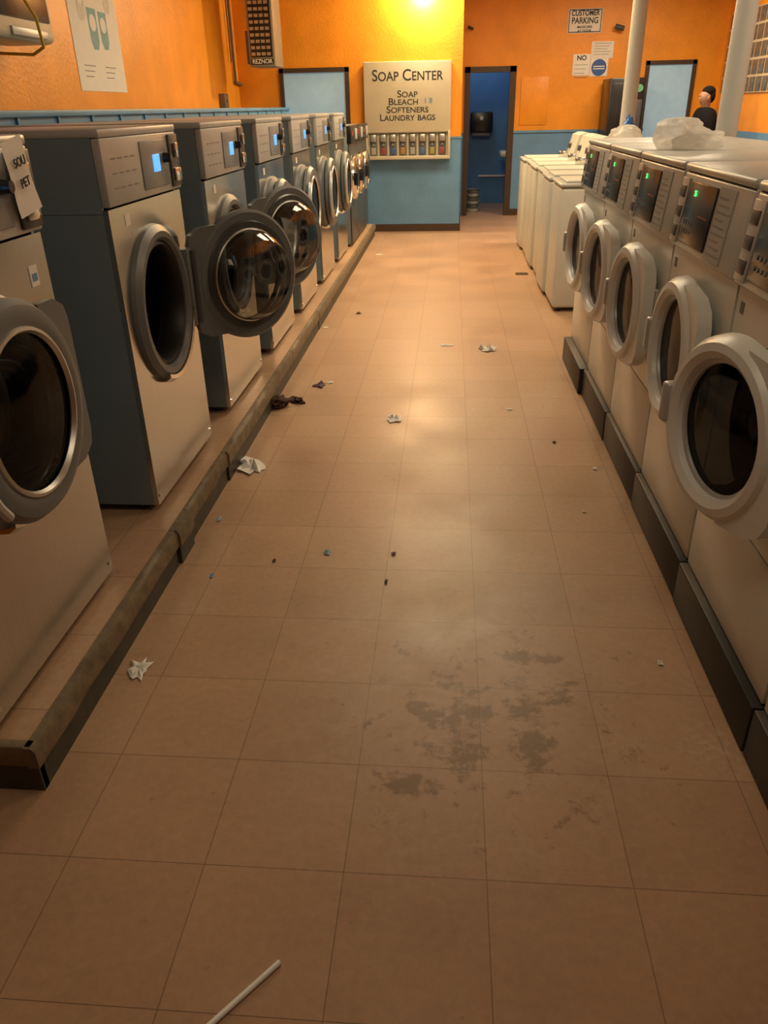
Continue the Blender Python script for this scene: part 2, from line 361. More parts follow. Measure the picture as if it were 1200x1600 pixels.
# ------------------------------------------------------------------ left washers
def left_washer():
    e = empty('washing_machine')
    W = .35; D = .93; T = 1.27; cz = .69; cy = -.02
    b = MB().box(-D, -.018, -W, -W+.012, .03, 1.25).box(-D, -.018, W-.012, W, .03, 1.25).box(-D, -D+.012, -W+.012, W-.012, .03, 1.25).box(-D, -.018, -W+.012, W-.012, .03, .045)
    b.box(-D, -.018, -W-.002, -W, 1.035, 1.045)
    b.build('cabinet', m_side, e)
    for sx in (-.85, -.08):
        for sy in (-.3, .3): MB().cyl((sx, sy, 0), (sx, sy, .03), .025, 12).build('foot', m_rubber, e)
    MB().plate(-.018, 0, -W, W, .03, 1.045, cy, cz, .218).build('front_panel', m_steel, e)
    MB().box(-D-.005, .012, -W-.004, W+.004, 1.245, T, .008).build('top_cover', m_silver, e)
    cp = MB().box(-.018, .010, -W, W, 1.052, 1.245, .005).build('control_panel', m_silver, e)
    MB().box(.010, .014, -.04, .215, 1.075, 1.225, .003).build('fascia', m_bezel, cp)
    MB().box(.014, .017, .065, .130, 1.125, 1.180, .001).build('display', m_lcd, cp)
    MB().cyl((.012, .185, 1.165), (.042, .185, 1.165), .018, 24, .014).build('knob', m_black, cp)
    MB().box(.010, .018, .245, .343, 1.062, 1.238, .003).build('coin_panel', m_black_grey, cp)
    MB().box(.018, .03, .28, .31, 1.16, 1.21, .003).build('coin_slot', m_chrome, cp)
    MB().box(.018, .026, .265, .33, 1.08, 1.125, .003).build('coin_return', m_chrome, cp)
    lb = MB()
    for i in range(4):
        for j in range(3): lb.box(.010, .0112, -.29+i*.055, -.255+i*.055, 1.10+j*.042, 1.104+j*.042)
    lb.build('printed_instructions', m_greyink, cp)
    cc = (0, cy, cz)
    MB().lathe([(-.01, .218), (.018, .220), (.030, .230), (.030, .250), (.014, .272), (.0, .276), (-.01, .276)], cc, closed=True).build('door_surround', m_dgrey, e)
    MB().lathe([(.0, .262), (.034, .256), (.036, .270), (.020, .284), (.0, .286)], cc, closed=True, a0=R(-115), a1=R(-15), n=24).build('chrome_lip', m_chrome, e)
    MB().lathe([(-.05, .219), (.012, .218), (.016, .206), (.0, .198), (-.06, .194), (-.09, .205)], cc).build('gasket', m_rubber, e)
    dm = MB().lathe([(-.075, .19), (-.09, .29), (-.6, .29), (-.62, .27), (-.62, 0.0001)], cc)
    for k in range(3):
        a = 2*PI*k/3+.4; dm.prism([(cy+math.cos(a-.12)*.285, cz+math.sin(a-.12)*.285), (cy+math.cos(a)*.22, cz+math.sin(a)*.22), (cy+math.cos(a+.12)*.285, cz+math.sin(a+.12)*.285)], 'x', -.58, -.12)
    for k in range(10): dm.lathe([(-.14-k*.045, .288), (-.145-k*.045, .280), (-.15-k*.045, .288)], cc)
    dm.build('drum', m_drum, e)
    MB().box(0, .036, .235, .295, cz-.15, cz+.15, .008).build('hinge_bracket', m_dgrey, e)
    MB().cyl((.040, .275, cz-.14), (.040, .275, cz+.14), .014, 14).build('hinge_pin', m_black_grey, e)
    MB().box(0, .0015, -.23, -.19, .985, 1.02).build('sticker', m_paper, e)
    for sy in (-.33, .33): MB().cyl((0, sy, .06), (.004, sy, .06), .006, 10).build('screw', m_chrome, e)
    c = (0, -.29, 0)
    d = MB().lathe([(.004, .188), (.032, .188), (.048, .198), (.054, .220), (.046, .247), (.026, .262), (.008, .262), (0, .25)], c, closed=True)
    d.prism([(-.14, -.218), (-.06, -.215), (-.012, -.19), (.0, -.15), (.0, .15), (-.012, .19), (-.06, .215), (-.14, .218), (-.09, .12), (-.08, 0), (-.09, -.12)], 'x', .003, .03)
    dd = d.build('door', m_dgrey, e, (.034, .275, cz))
    MB().lathe([(.002, .184), (-.004, .190), (-.006, .215), (.002, .222)], c, closed=True).build('inner_gasket_ring', m_black_grey, dd)
    MB().lathe([(.024, .188), (-.01, .186), (-.06, .174), (-.095, .148), (-.11, .10), (-.117, .05), (-.118, .0001)], c).build('glass_bowl', m_bowl, dd)
    MB().lathe([(.040, .190), (.043, .10), (.045, .0001)], c).build('outer_pane', m_glass, dd)
    MB().lathe([(-.008, .178), (-.014, .184), (-.010, .190), (.004, .190), (.006, .180)], c, closed=True).lathe([(.046, .184), (.056, .190), (.054, .198), (.044, .202)], c, closed=True).build('metal_ring', m_satin, dd)
    hb = MB(); pts = []
    for k in range(9):
        a = PI+R(-40+k*10); pts.append((.05, -.29+.265*math.cos(a), .265*math.sin(a)))
    hb.tube(pts, .012).build('handle', m_silver, dd)
    return e
YL = [1.30, 2.44, 3.48, 4.50, 5.52, 6.55, 7.57]
LW = ['stainless washing machine nearest the camera on the left with a paper note taped to it',
      'stainless washing machine with the big round door wide open, second on the left platform',
      'stainless washing machine with open door, third on the left, just behind the first open one',
      'stainless washing machine with closed door directly beyond the two open ones',
      'fifth stainless washing machine along the left platform, door closed',
      'sixth stainless washing machine along the left platform, two before the dark ones',
      'small looking stainless washing machine next to the dark faced machines']
proto = left_washer()
dark_pane = None
for i, y in enumerate(YL):
    o = proto if i == 0 else copy_tree(proto)
    o.location = (-1.045, y+.35, HP); tag(o, LW[i], 'washing machine', 'stainless washers on the left platform')
    ang = {1: 143, 2: 149}.get(i, 0)
    for ch in o.children:
        if ch.name.startswith('door') and not ch.name.startswith('door_'):
            ch.rotation_euler = (0, 0, R(ang))
            if not ang:
                for g_ in ch.children:
                    if g_.name.startswith('outer_pane'):
                        if dark_pane is None: dark_pane = g_.data.copy(); dark_pane.materials[0] = m_dglass
                        g_['_swap'] = 1
for o in list(C.objects):
    if o.get('_swap'): o.data = dark_pane; del o['_swap']

def dark_washer():
    e = empty('washing_machine'); W = .285
    MB().box(-.85, -.015, -W, W, .03, 1.14, .006).build('cabinet', m_side, e)
    MB().box(-.015, 0, -W, W, .03, .98, .004).build('front_panel', m_black_grey, e)
    cp = MB().box(-.03, .02, -W, W, .985, 1.15, .006).build('control_panel', m_black, e)
    MB().box(.02, .024, -.2, -.12, 1.06, 1.10).build('display', m_red, cp)
    MB().box(.02, .03, .05, .22, 1.02, 1.12, .004).build('coin_slot', m_silver, cp)
    dd = MB().lathe([(0, .15), (.04, .155), (.05, .18), (.03, .215), (0, .22)], (0, 0, .66), closed=True).build('door', m_chrome, e)
    MB().lathe([(.03, .155), (.05, .09), (.055, .0001)], (0, 0, .66)).build('door_glass', m_black, dd)
    MB().box(.03, .07, -.235, -.20, .60, .72, .006).build('handle', m_black, dd)
    for sx in (-.8, -.06):
        for sy in (-.24, .24): MB().cyl((sx, sy, 0), (sx, sy, .03), .02, 10).build('foot', m_rubber, e)
    return e
dk = dark_washer()
for i, (y, lab) in enumerate(((8.49, 'dark panelled washing machine nearest of the three at the end of the platform'), (9.07, 'dark panelled washing machine, middle of the three at the platform end'), (9.65, 'dark panelled washing machine closest to the soap vending board'))):
    o = dk if i == 0 else copy_tree(dk)
    o.location = (-1.02, y+.285, HP); tag(o, lab, 'washing machine', 'dark panelled washers at the platform end')

nt_ = MB(); n = 8
grid = [[nt_.bm.verts.new((.003+.004*math.sin(i*.7+j*.5)*(i/n), -.045+.10*j/4, -.165*i/n)) for j in range(5)] for i in range(n+1)]
for i in range(n):
    for j in range(4): nt_.bm.faces.new((grid[i][j], grid[i][j+1], grid[i+1][j+1], grid[i+1][j]))
no = nt_.build('paper_note', m_paper, None, (-1.010, YL[0]+.575, HP+1.262), (R(10), 0, 0)); tag(no, 'handwritten white paper note taped to the nearest left washer', 'note')
text('handwriting', '5OU', .028, m_ink, no, (.0105, .004, -.05), FX, bold=.0003)
text('handwriting', 'PET', .028, m_ink, no, (.0105, .004, -.095), FX, bold=.0003)
st = MB().box(0, .002, -.02, .02, -.025, .025).build('label_sticker', m_paper, None, (-1.045, YL[0]+.62, 1.09)); tag(st, 'small white and blue sticker on the nearest left washer', 'sticker')
MB().box(.002, .003, -.012, .012, -.012, .006).build('blue_mark', m_bluepaint, st)

# ------------------------------------------------------------------ right washers
def right_washer():
    e = empty('washing_machine'); W = .334; D = .74; cz = .588
    side = [(-.012, 0), (-.012, .862), (.018, .876), (-.006, 1.10), (-D, 1.10), (-D, 0)]
    b = MB().prism(side, 'y', -W, -W+.012).prism(side, 'y', W-.012, W).box(-D, -D+.012, -W+.012, W-.012, 0, 1.10).box(-D, -.015, -W+.012, W-.012, 0, .012)
    b.build('cabinet', m_white, e)
    MB().box(-D-.003, .004, -W+.001, W-.001, 1.098, 1.124, .012, 3).build('top_cover', m_wgrey, e)
    MB().plate(-.014, 0, -W+.002, W-.002, .315, .872, 0, cz, .192).build('front_panel', m_white, e)
    MB().box(-.014, 0, -W+.002, W-.002, .005, .308, .003).build('lower_panel', m_white, e)
    cp = MB().box(-.03, 0, -W+.001, W-.001, 0, .226, .008, 3).build('control_panel', m_wgrey, e, (.022, 0, .872), (0, R(-6), 0))
    MB().box(0, .006, -.235, .050, .025, .205, .004).build('black_fascia', m_black, cp)
    text('digits', '25', .024, m_green, cp, (.0075, -.145, .172), FX, bold=.0003)
    bt = MB()
    for i in range(4):
        for j in range(2): bt.cyl((.006, -.205+i*.026, .058+j*.026), (.0075, -.205+i*.026, .058+j*.026), .006, 12)
    bt.build('buttons', m_greyink, cp)
    MB().box(.006, .0072, -.07, .02, .112, .116).build('red_lettering', m_red, cp)
    lb = MB().box(0, .003, .068, .205, .015, .212).build('instruction_label', m_label, cp)
    ln = MB()
    for k in range(9): ln.box(.003, .004, .078, .192-.02*(k % 3), .031+k*.019, .035+k*.019)
    ln.build('printed_lines', m_greyink, cp)
    sl = MB().box(0, .005, -.328, -.250, .012, .21, .003).build('coin_plate', m_silver, cp)
    s2 = MB()
    for k in range(3): s2.box(.004, .008, -.318, -.262, .03+k*.060, .066+k*.060, .002)
    s2.build('coin_slots', m_black_grey, cp)
    MB().box(0, .0015, -.30, -.275, .80, .83).build('logo_plate', m_dgrey, e)
    MB().lathe([(-.01, .19), (.012, .192), (.016, .180), (-.02, .170), (-.07, .166), (-.08, .19)], (0, 0, cz)).build('gasket', m_rubber, e)
    MB().lathe([(-.06, .165), (-.075, .25), (-.5, .25), (-.52, .0001)], (0, 0, cz)).build('drum', m_drum, e)
    MB().box(0, .018, .215, .25, cz-.10, cz+.10, .004).build('hinge_bracket', m_silver, e)
    c = (0, -.238, 0)
    d = MB().lathe([(.0, .172), (.030, .168), (.050, .175), (.062, .192), (.058, .212), (.038, .228), (.010, .232), (0, .225)], c, closed=True)
    d.prism([(-.17, -.219), (-.06, -.205), (-.005, -.175), (.018, -.13), (.018, .13), (-.005, .175), (-.06, .205), (-.17, .219), (-.10, .115), (-.055, 0), (-.10, -.115)], 'x', .004, .046)
    dd = d.build('door', m_ring, e, (.018, .238, cz))
    MB().lathe([(.026, .170), (.030, .10), (.032, .0001)], c).build('door_glass', m_dglass, dd)
    MB().lathe([(.01, .171), (-.03, .162), (-.07, .12), (-.08, .0001)], c).build('glass_bowl', m_dglass, dd)
    MB().lathe([(.024, .160), (.034, .162), (.036, .170), (.024, .171)], c, closed=True).build('inner_ring', m_silver, dd)
    MB().box(.025, .070, -.475, -.440, -.055, .055, .01, 3).build('handle', m_silver, dd)
    return e
rp = right_washer()
RWL = ['farthest of the white front loading washers on the right, nearest the top loaders',
       'white front loading washer second from the far end of the right row',
       'white front loading washer in the middle of the right row',
       'white front loading washer on the right just beyond the one with its door ajar',
       'white front loading washer on the right with its round door hanging ajar',
       'white front loading washer cut off by the right edge of the photo']
YR = [4.205, 3.525, 2.845, 2.165, 1.485, .805]
RA = [3, 4, 3, 0, 14, 0]
PL = [-.02, 0, .004, .0, -.003, .0]
for i, y in enumerate(YR):
    o = rp if i == 0 else copy_tree(rp)
    o.location = (.775, y+.34, .148); o.rotation_euler = (0, 0, PI); tag(o, RWL[i], 'washing machine', 'white front loaders on the right')
    for ch in o.children:
        if ch.name.startswith('door'): ch.rotation_euler = (0, 0, R(RA[i]))
    pb = MB().box(0, .74, -.338, .338, 0, .146, .006).build('machine_base', m_base, None, (.755+PL[i], y+.34, 0))
    tag(pb, ['black steel base under the farthest right front loader', 'black steel base under the second farthest right front loader', 'black steel base under the middle right front loader', 'black steel base under the washer beyond the ajar door', 'black steel base under the washer with its door ajar', 'black steel base at the right edge of the photo nearest the camera'][i], 'machine base', 'black bases under the right washers')

def top_loader():
    e = empty('top_load_washer'); W = .268
    MB().box(-.66, 0, -W, W, .03, .90, .026, 3).build('cabinet', m_white2, e)
    MB().box(-.66, .006, -W-.002, W+.002, .903, .930, .012, 3).build('top_deck', m_wgrey2, e)
    MB().box(-.50, -.04, -.21, .21, .930, .947, .008).build('lid', m_white2, e)
    MB().prism([(-.66, .93), (-.50, .93), (-.56, 1.15), (-.62, 1.17), (-.66, 1.17)], 'y', -W, W).build('control_console', m_white2, e)
    MB().cyl((-.525, -.1, 1.04), (-.500, -.1, 1.045), .03, 16).build('knob', m_black_grey, e)
    MB().box(-.46, -.36, .215, .26, .93, 1.005, .006).build('coin_slide', m_chrome, e)
    for sx in (-.6, -.05):
        for sy in (-.22, .22): MB().cyl((sx, sy, 0), (sx, sy, .03), .02, 10).build('foot', m_rubber, e)
    return e
tl = top_loader()
TLL = ['white top loading washer nearest the front loaders, its side panel showing', 'white top loading washer second in its row past the front loaders', 'white top loading washer third in its row past the front loaders', 'white top loading washer fourth in its row past the front loaders', 'white top loading washer second from the far end of its row', 'white top loading washer at the far end of its row toward the back wall']
for i in range(6):
    o = tl if i == 0 else copy_tree(tl)
    o.location = (.81+(0, -.02, .0, -.02, -.01, -.03)[i], 6.42+i*.585, 0); o.rotation_euler = (0, 0, PI); tag(o, TLL[i], 'washing machine', 'white top loading washers')

# ------------------------------------------------------------------ soap vending board
a = on(567, 97, 1, YS-.16); b_ = on(703, 248, 1, YS-.16); cx = (a.x+b_.x)/2; w = b_.x-a.x; zt = a.z; zb = b_.z
sc = empty('soap_vending_machine', (cx, YS, zb), 0, 'cream SOAP CENTER vending cabinet on the back wall with black lettering', 'vending machine')
hh = zt-zb
MB().box(-w/2, w/2, -.15, 0, .30, hh, .012).box(-w/2, w/2, -.17, 0, 0, .04, .006).box(-w/2, -w/2+.03, -.17, 0, .03, .32, .004).box(w/2-.03, w/2, -.17, 0, .03, .32, .004).box(-w/2+.03, w/2-.03, -.10, 0, .03, .31).build('case', m_cream, sc)
text('heading', 'Soap Center', .168, m_ink, sc, (0, -.152, hh-.15), small=True, bold=.0015, sx=.93)
text('lettering', 'Soap', .105, m_ink, sc, (0, -.152, hh-.345), small=True, bold=.001, sx=1.15)
text('lettering', 'Bleach', .105, m_ink, sc, (-.05, -.152, hh-.425), small=True, bold=.001, sx=1.15)
text('number_stickers', '1 8', .08, m_bluepaint, sc, (.25, -.152, hh-.42), bold=.002)
text('lettering', 'Softeners', .105, m_ink, sc, (0, -.152, hh-.510), small=True, bold=.001, sx=1.15)
text('lettering', 'Laundry bags', .105, m_ink, sc, (0, -.152, hh-.595), small=True, bold=.001, sx=1.08)
cols = [(.75, .7, .6), (.6, .1, .1), (.1, .2, .6), (.75, .4, .1), (.7, .7, .7), (.15, .3, .6), (.7, .6, .2), (.6, .15, .2)]
for k in range(8):
    x = -w/2+.10+k*(w-.2)/7
    MB().box(x-.048, x+.048, -.108, -.10, .045, .29, .003).build('product_window', m_dgrey, sc)
    MB().box(x-.028, x+.028, -.120, -.108, .055, .135, .004).build('product_box', mat('product %d' % k, [c*.5 for c in cols[k]], .5), sc)
    MB().box(x-.034, x+.034, -.165, -.108, .20, .28, .006).cyl((x, -.165, .235), (x, -.185, .235), .02, 14).build('coin_mechanism', m_satin, sc)
    MB().box(x-.016, x+.016, -.125, -.108, .155, .185, .003).build('price_tag', m_label, sc)

# ------------------------------------------------------------------ wall things
def sign(px0, py0, px1, py1, Y, name, label, cat, m=m_paper, rim=None):
    p = on(px0, py0, 1, Y); q = on(px1, py1, 1, Y); w = q.x-p.x; h = p.z-q.z
    e = empty(name, ((p.x+q.x)/2, Y, (p.z+q.z)/2), 0, label, cat)
    MB().box(-w/2, w/2, -.008, 0, -h/2, h/2, .001).build('panel', m, e)
    if rim: MB().box(-w/2+.01, w/2-.01, -.0095, -.008, h/2-.018, h/2-.008).box(-w/2+.01, w/2-.01, -.0095, -.008, -h/2+.008, -h/2+.018).box(-w/2+.01, -w/2+.02, -.0095, -.008, -h/2+.01, h/2-.01).box(w/2-.02, w/2-.01, -.0095, -.008, -h/2+.01, h/2-.01).build('border', rim, e)
    return e, w, h
e, w_, h_ = sign(889, 14, 939, 51, YB, 'parking_sign', 'white CUSTOMER PARKING sign high on the orange back wall', 'sign', rim=m_ink)
text('lettering', 'CUSTOMER', .088, m_ink, e, (0, -.009, .085), bold=.002, sx=.8)
text('lettering', 'PARKING', .098, m_ink, e, (0, -.009, .0), bold=.002, sx=.85)
text('lettering', 'MAXICARE', .04, m_ink, e, (0, -.009, -.07), bold=.001)
text('lettering', 'AT DOOR', .04, m_ink, e, (0, -.009, -.115), bold=.001)
def lines(e, w, h, n, m=m_greyink, z0=.8):
    b = MB()
    for k in range(n):
        z = h/2*z0-k*(h*.8/n); b.box(-w*.38, w*(.38-.08*(k % 3)), -.0095, -.008, z-.006, z)
    b.build('printed_lines', m, e)
e, w_, h_ = sign(925, 65, 957, 91, YB, 'notice', 'white printed notice under the parking sign, upper right of three', 'notice'); lines(e, w_, h_, 5)
e, w_, h_ = sign(923, 92, 948, 119, YB, 'notice', 'white notice with round blue emblem on the orange back wall', 'notice')
MB().cyl((0, -.008, 0), (0, -.010, 0), .10, 32).build('blue_emblem', mat('emblem blue', (.03, .10, .35), .5), e)
MB().box(-.075, .075, -.0115, -.010, -.02, -.008).box(-.075, .075, -.0115, -.010, .008, .02).build('emblem_bands', m_paper, e)
e, w_, h_ = sign(896, 85, 920, 118, YB, 'notice', 'tall white notice headed NO at the left of three', 'notice')
text('lettering', 'NO', .08, m_ink, e, (0, -.009, .08), bold=.002); lines(e, w_, h_, 4, z0=0.05)
p0 = on(815, 120, 1, YB); p1 = on(853, 195, 1, YB)
o = MB().box(p0.x, p1.x, YB-.012, YB, p1.z, p0.z, .004).build('access_panel', m_orange); tag(o, 'orange painted access panel on the back wall right of the washroom door', 'wall panel')
for px, py, lab, s in ((968, 42, 'small dark security camera beside the parking sign', 1), (735, 43, 'tiny dark fixture above the washroom door', .6)):
    p = on(px, py, 1, YB-.1*s); e = empty('security_camera', (p.x, YB, p.z), 0, lab, 'camera')
    MB().cyl((0, 0, 0), (0, -.02, 0), .035*s, 16).cyl((0, -.02, 0), (0, -.09*s, 0), .012*s).build('bracket', m_silver, e)
    MB().cyl((-.05*s, -.08*s, .01), (.06*s, -.11*s, -.02), .03*s, 16).build('camera_body', m_black_grey, e)
p = on(735, 175, 1, 13.8); q = on(768, 212, 1, 13.8)
e = empty('towel_dispenser', ((p.x+q.x)/2, 13.799, q.z), 0, 'dark towel dispenser on the washroom wall seen through the doorway', 'dispenser')
dw = q.x-p.x; dh = p.z-q.z
MB().box(-dw/2, dw/2, -.2, -.001, .05, dh, .03, 3).build('cover', m_black, e); MB().box(-dw/2+.03, dw/2-.03, -.18, -.02, 0, .05, .01).build('paper_slot', m_dgrey, e)
MB().cyl((0, -.2, dh*.75), (0, -.205, dh*.75), .03, 16).build('lock', m_silver, e)
e = empty('wash_basin', (1.15, 13.2, .62), 0, 'white wall basin glimpsed at the right inside the washroom', 'sink')
MB().box(-.40, 0, -.22, .22, .12, .2, .03, 3).box(-.3, -.05, -.15, .15, 0, .12, .03).build('basin', m_white, e)
MB().tube([(-.06, 0, .2), (-.06, 0, .32), (-.18, 0, .32), (-.18, 0, .28)], .012).build('tap', m_chrome, e)
MB().tube([(-.15, 0, 0), (-.15, 0, -.2), (0, 0, -.2)], .018).build('drain_pipe', m_chrome, e)
p = on(738, 330, 2, 0)
for k in range(6):
    o = MB().lathe([(.002, .0001), (.002, .085), (.045, .100), (.052, .112), (.052, .102), (.045, .094), (.010, .080), (.010, .0001)], axis='z', n=28).build('plastic_tub', m_dgrey if k % 2 else m_silver, None, (p.x+.0, 12.75, k*.053))
    tag(o, 'shallow grey tub in the low stack inside the washroom doorway', 'tub', 'stacked grey tubs in the washroom')
o = MB().tube([(.45, 13.77, .42), (1.13, 13.77, .42)], .018).build('pipe', m_silver); tag(o, 'grey pipe along the washroom back wall under the basin', 'pipe')

# heater
hp = on(411, 104, 1, 9.7)
e = empty('unit_heater', (hp.x, 9.7, hp.z), 0, 'brown hanging gas unit heater with louvres near the left back corner', 'heater')
hw = .145; hg = ZC-hp.z-.25
MB().box(-hw, hw, 0, .45, 0, hg, .008).build('casing', m_tan, e)
MB().box(-hw+.025, hw-.025, -.004, .0, .09, hg-.05).build('dark_grille_back', m_black, e)
for i in range(4):
    lv = MB()
    for j in range(11):
        z = .105+j*(hg-.17)/11; x0 = -hw+.032+i*.057
        lv.box(x0, x0+.042, -.012, -.004, z, z+.030)
    lv.build('louvre_bank', m_satin, e)
MB().box(-hw+.02, hw-.02, -.008, 0, .02, .075, .002).build('nameplate', m_black, e)
text('lettering', 'REZNOR', .060, m_paper, e, (0, -.009, .047), bold=.001, sx=.95)
MB().cyl((-.1, .1, hg), (-.1, .1, ZC-hp.z), .01).cyl((.1, .1, hg), (.1, .1, ZC-hp.z), .01).build('hanger_rods', m_dgrey, e)
MB().box(-hw-.05, -hw, .1, .25, .03, .35, .005).build('gas_valve_box', m_dgrey, e)
pc = on(362, 60, 0, XL+.03)
o = MB().tube([(XL+.03, pc.y, ZC-.05), (XL+.03, pc.y, 1.75), (XL+.03, pc.y+.4, 1.72)], .018).tube([(XL+.03, pc.y-.12, ZC-.05), (XL+.03, pc.y-.12, 1.95)], .010).build('gas_pipe', m_brown)
tag(o, 'brown pipes running down the left wall beside the heater', 'pipe')
pc = on(352, 157, 0, XL+.05)
o = MB().box(XL, XL+.07, pc.y-.08, pc.y+.08, 1.47, 1.62, .006).cyl((XL+.07, pc.y, 1.55), (XL+.08, pc.y, 1.55), .02).build('junction_box', m_brown); tag(o, 'small brown electrical box low on the left orange wall', 'electrical box')

# poster
a = on(128, 139, 0, XL+.004); b_ = on(200, 147, 0, XL+.004)
pw = b_.y-a.y; pz = (a.z+b_.z)/2
e = empty('poster', (XL, (a.y+b_.y)/2, pz), 0, 'white poster with laundry tub pictures on the orange left wall', 'poster')
MB().box(0, .004, -pw/2, pw/2, 0, 1.15).build('sheet', m_paper, e)
m_tub = mat('poster teal', (.14, .34, .42), .6, var=.5, scale=20); m_pgreen = mat('poster green', (.40, .48, .38), .6, var=.4, scale=20); m_ppink = mat('poster grey', (.58, .56, .52), .6, var=.3, scale=20)
for (y, z, s_, m) in ((-.05, .40, .13, m_tub), (.14, .40, .12, m_tub), (-.22, .55, .11, m_ppink), (.26, .62, .10, m_ppink), (-.1, .78, .12, m_pgreen), (.14, .84, .10, m_ppink)):
    MB().prism([(y-s_*.6, z+s_), (y-s_*.55, z-s_*.6), (y-s_*.3, z-s_), (y+s_*.3, z-s_), (y+s_*.55, z-s_*.6), (y+s_*.6, z+s_)], 'x', .004, .0055).build('printed_tub', m, e)
    MB().lathe([(.0055, .0001), (.0065, s_*.35), (.0055, s_*.42)], (0, y, z+s_*.3), n=24).build('printed_rim', m_paper, e)
ln = MB()
for y0 in (-.32, .06):
    for k in range(3): ln.box(.004, .005, y0, y0+.2-.03*k, .16-k*.035, .166-k*.035)
ln.build('printed_lines', m_greyink, e)

# screen upper left
a = on(90, 71, 0, -2.3)
e = empty('display_screen', (-2.3, a.y-.42, a.z), 0, 'cream cased screen with pink display high on the wall at the top left corner', 'monitor')
MB().box(-.32, 0, -.55, .42, 0, .60, .04, 4).build('case', m_cream, e)
MB().box(0, .008, -.48, .36, .10, .52, .004).build('dark_face', m_black, e)
MB().box(.008, .012, -.42, .18, .20, .48, .003).build('pink_display', mat('pink screen', (.5, .15, .25), .4, emit=(.8, .25, .4), es=.7), e)
MB().box(.0, .012, -.1, .3, .02, .06, .004).build('button_strip', m_silver, e)
cpts = [(-2.27, a.y-.45, a.z+.25), (-2.2, a.y-.42, a.z+.1), (-2.22, a.y-.35, a.z-.03), (-2.32, a.y-.28, a.z-.06), (-2.45, a.y-.2, a.z-.05), (XL+.02, a.y-.15, a.z-.04)]
MB().tube([(x+2.3, y-a.y+.42, z-a.z) for x, y, z in cpts], .008).build('yellow_cable', mat('yellow cable', (.6, .42, .03), .5), e)

# drinks machine at the back
a = on(955, 122, 1, 11.5); b_ = on(1011, 122, 1, 11.5)
vw = b_.x-a.x
e = empty('drink_machine', ((a.x+b_.x)/2, 11.5, 0), 0, 'black drinks vending machine against the back wall left of the pale door', 'vending machine')
MB().box(-vw/2, vw/2, 0, .62, .04, a.z, .012).build('cabinet', m_black, e)
MB().box(-vw/2+.03, vw/2-.14, -.012, 0, .5, a.z-.06, .004).build('front_panel', m_black, e)
MB().box(vw/2-.11, vw/2-.03, -.014, 0, .9, a.z-.25, .003).build('coin_panel', m_black_grey, e)
MB().box(-vw/2+.05, vw/2-.16, -.016, 0, .2, .4, .004).build('delivery_flap', m_dgrey, e)
MB().cyl((vw/2-.08, -.012, a.z-.12), (vw/2-.08, -.018, a.z-.12), .045, 20).build('green_badge', mat('green badge', (.1, .35, .2), .5), e)
for sx in (-vw/2+.05, vw/2-.05):
    for sy in (.05, .57): MB().cyl((sx, sy, 0), (sx, sy, .04), .02, 10).build('foot', m_rubber, e)

# ------------------------------------------------------------------ person
def skin(name, V, E, m, parent=None, sub=2):
    me = bpy.data.meshes.new(name); me.from_pydata([v[:3] for v in V], E, [])
    o = bpy.data.objects.new(name, me); C.objects.link(o)
    o.modifiers.new('s', 'SKIN'); sb = o.modifiers.new('u', 'SUBSURF'); sb.levels = sub; sb.render_levels = sub
    for i, v in enumerate(V):
        sv = me.skin_vertices[0].data[i]; r = v[3]; sv.radius = r if isinstance(r, tuple) else (r, r); sv.use_root = (i == 0)
    bpy.context.view_layer.update()
    m2 = bpy.data.meshes.new_from_object(o.evaluated_get(bpy.context.evaluated_depsgraph_get()))
    bpy.data.objects.remove(o); m2.name = name; m2.materials.clear(); m2.materials.append(m); m2.shade_smooth()
    r = bpy.data.objects.new(name, m2); C.objects.link(r)
    if parent: r.parent = parent
    return r
m_skin = mat('skin', (.36, .20, .13), .65); m_jacket = mat('dark jacket', (.010, .010, .012), .95, spec=.1); m_hair = mat('dark hair', (.012, .009, .008), .95, spec=.15, bump=.6, scale=60); m_trous = mat('dark trousers', (.03, .035, .05), .8)
pp = on(1107, 134, 1, 10.6)
S = (pp.z)/1.735
pe = empty('person', (pp.x, 10.6, 0), R(8), 'person in a dark jacket standing sideways by the back wall, facing left', 'person'); pe.scale = (S, S, S)
V = [(0, 0, .95, .11), (0, 0, 1.15, .11), (0, 0, 1.30, .11), (.005, 0, 1.39, .075), (.015, 0, 1.46, .052), (.0, 0, 1.52, .056), (-.025, 0, 1.565, .068), (-.012, 0, 1.63, .086), (0, 0, 1.68, .062), (-.092, 0, 1.595, .013)]
E = [(0, 1), (1, 2), (2, 3), (3, 4), (4, 5), (5, 6), (6, 7), (7, 8), (6, 9)]
for s in (-1, 1):
    k = len(V)
    V += [(0, .17*s, 1.37, .045), (.03, .21*s, 1.10, .038), (-.10, .20*s, .88, .028), (-.13, .195*s, .81, (.035, .018))]
    E += [(3, k), (k, k+1), (k+1, k+2), (k+2, k+3)]
    for q, (dx, L) in enumerate(((-.03, .07), (-.01, .085), (.01, .08), (.028, .062))):
        j = len(V); V += [(-.135+dx*.7, .195*s, .775, .009), (-.145+dx, .19*s, .775-L*.6, .008), (-.15+dx, .18*s, .775-L, .006)]; E += [(k+3, j), (j, j+1), (j+1, j+2)]
    j = len(V); V += [(-.165, .185*s, .81, .010), (-.185, .175*s, .77, .008)]; E += [(k+3, j), (j, j+1)]
    j = len(V); V += [(0, .09*s, .88, .085), (.0, .10*s, .50, .058), (.02, .10*s, .09, .038), (-.12, .11*s, .045, .032)]; E += [(0, j), (j, j+1), (j+1, j+2), (j+2, j+3)]
skin('body', V, E, m_skin, pe)
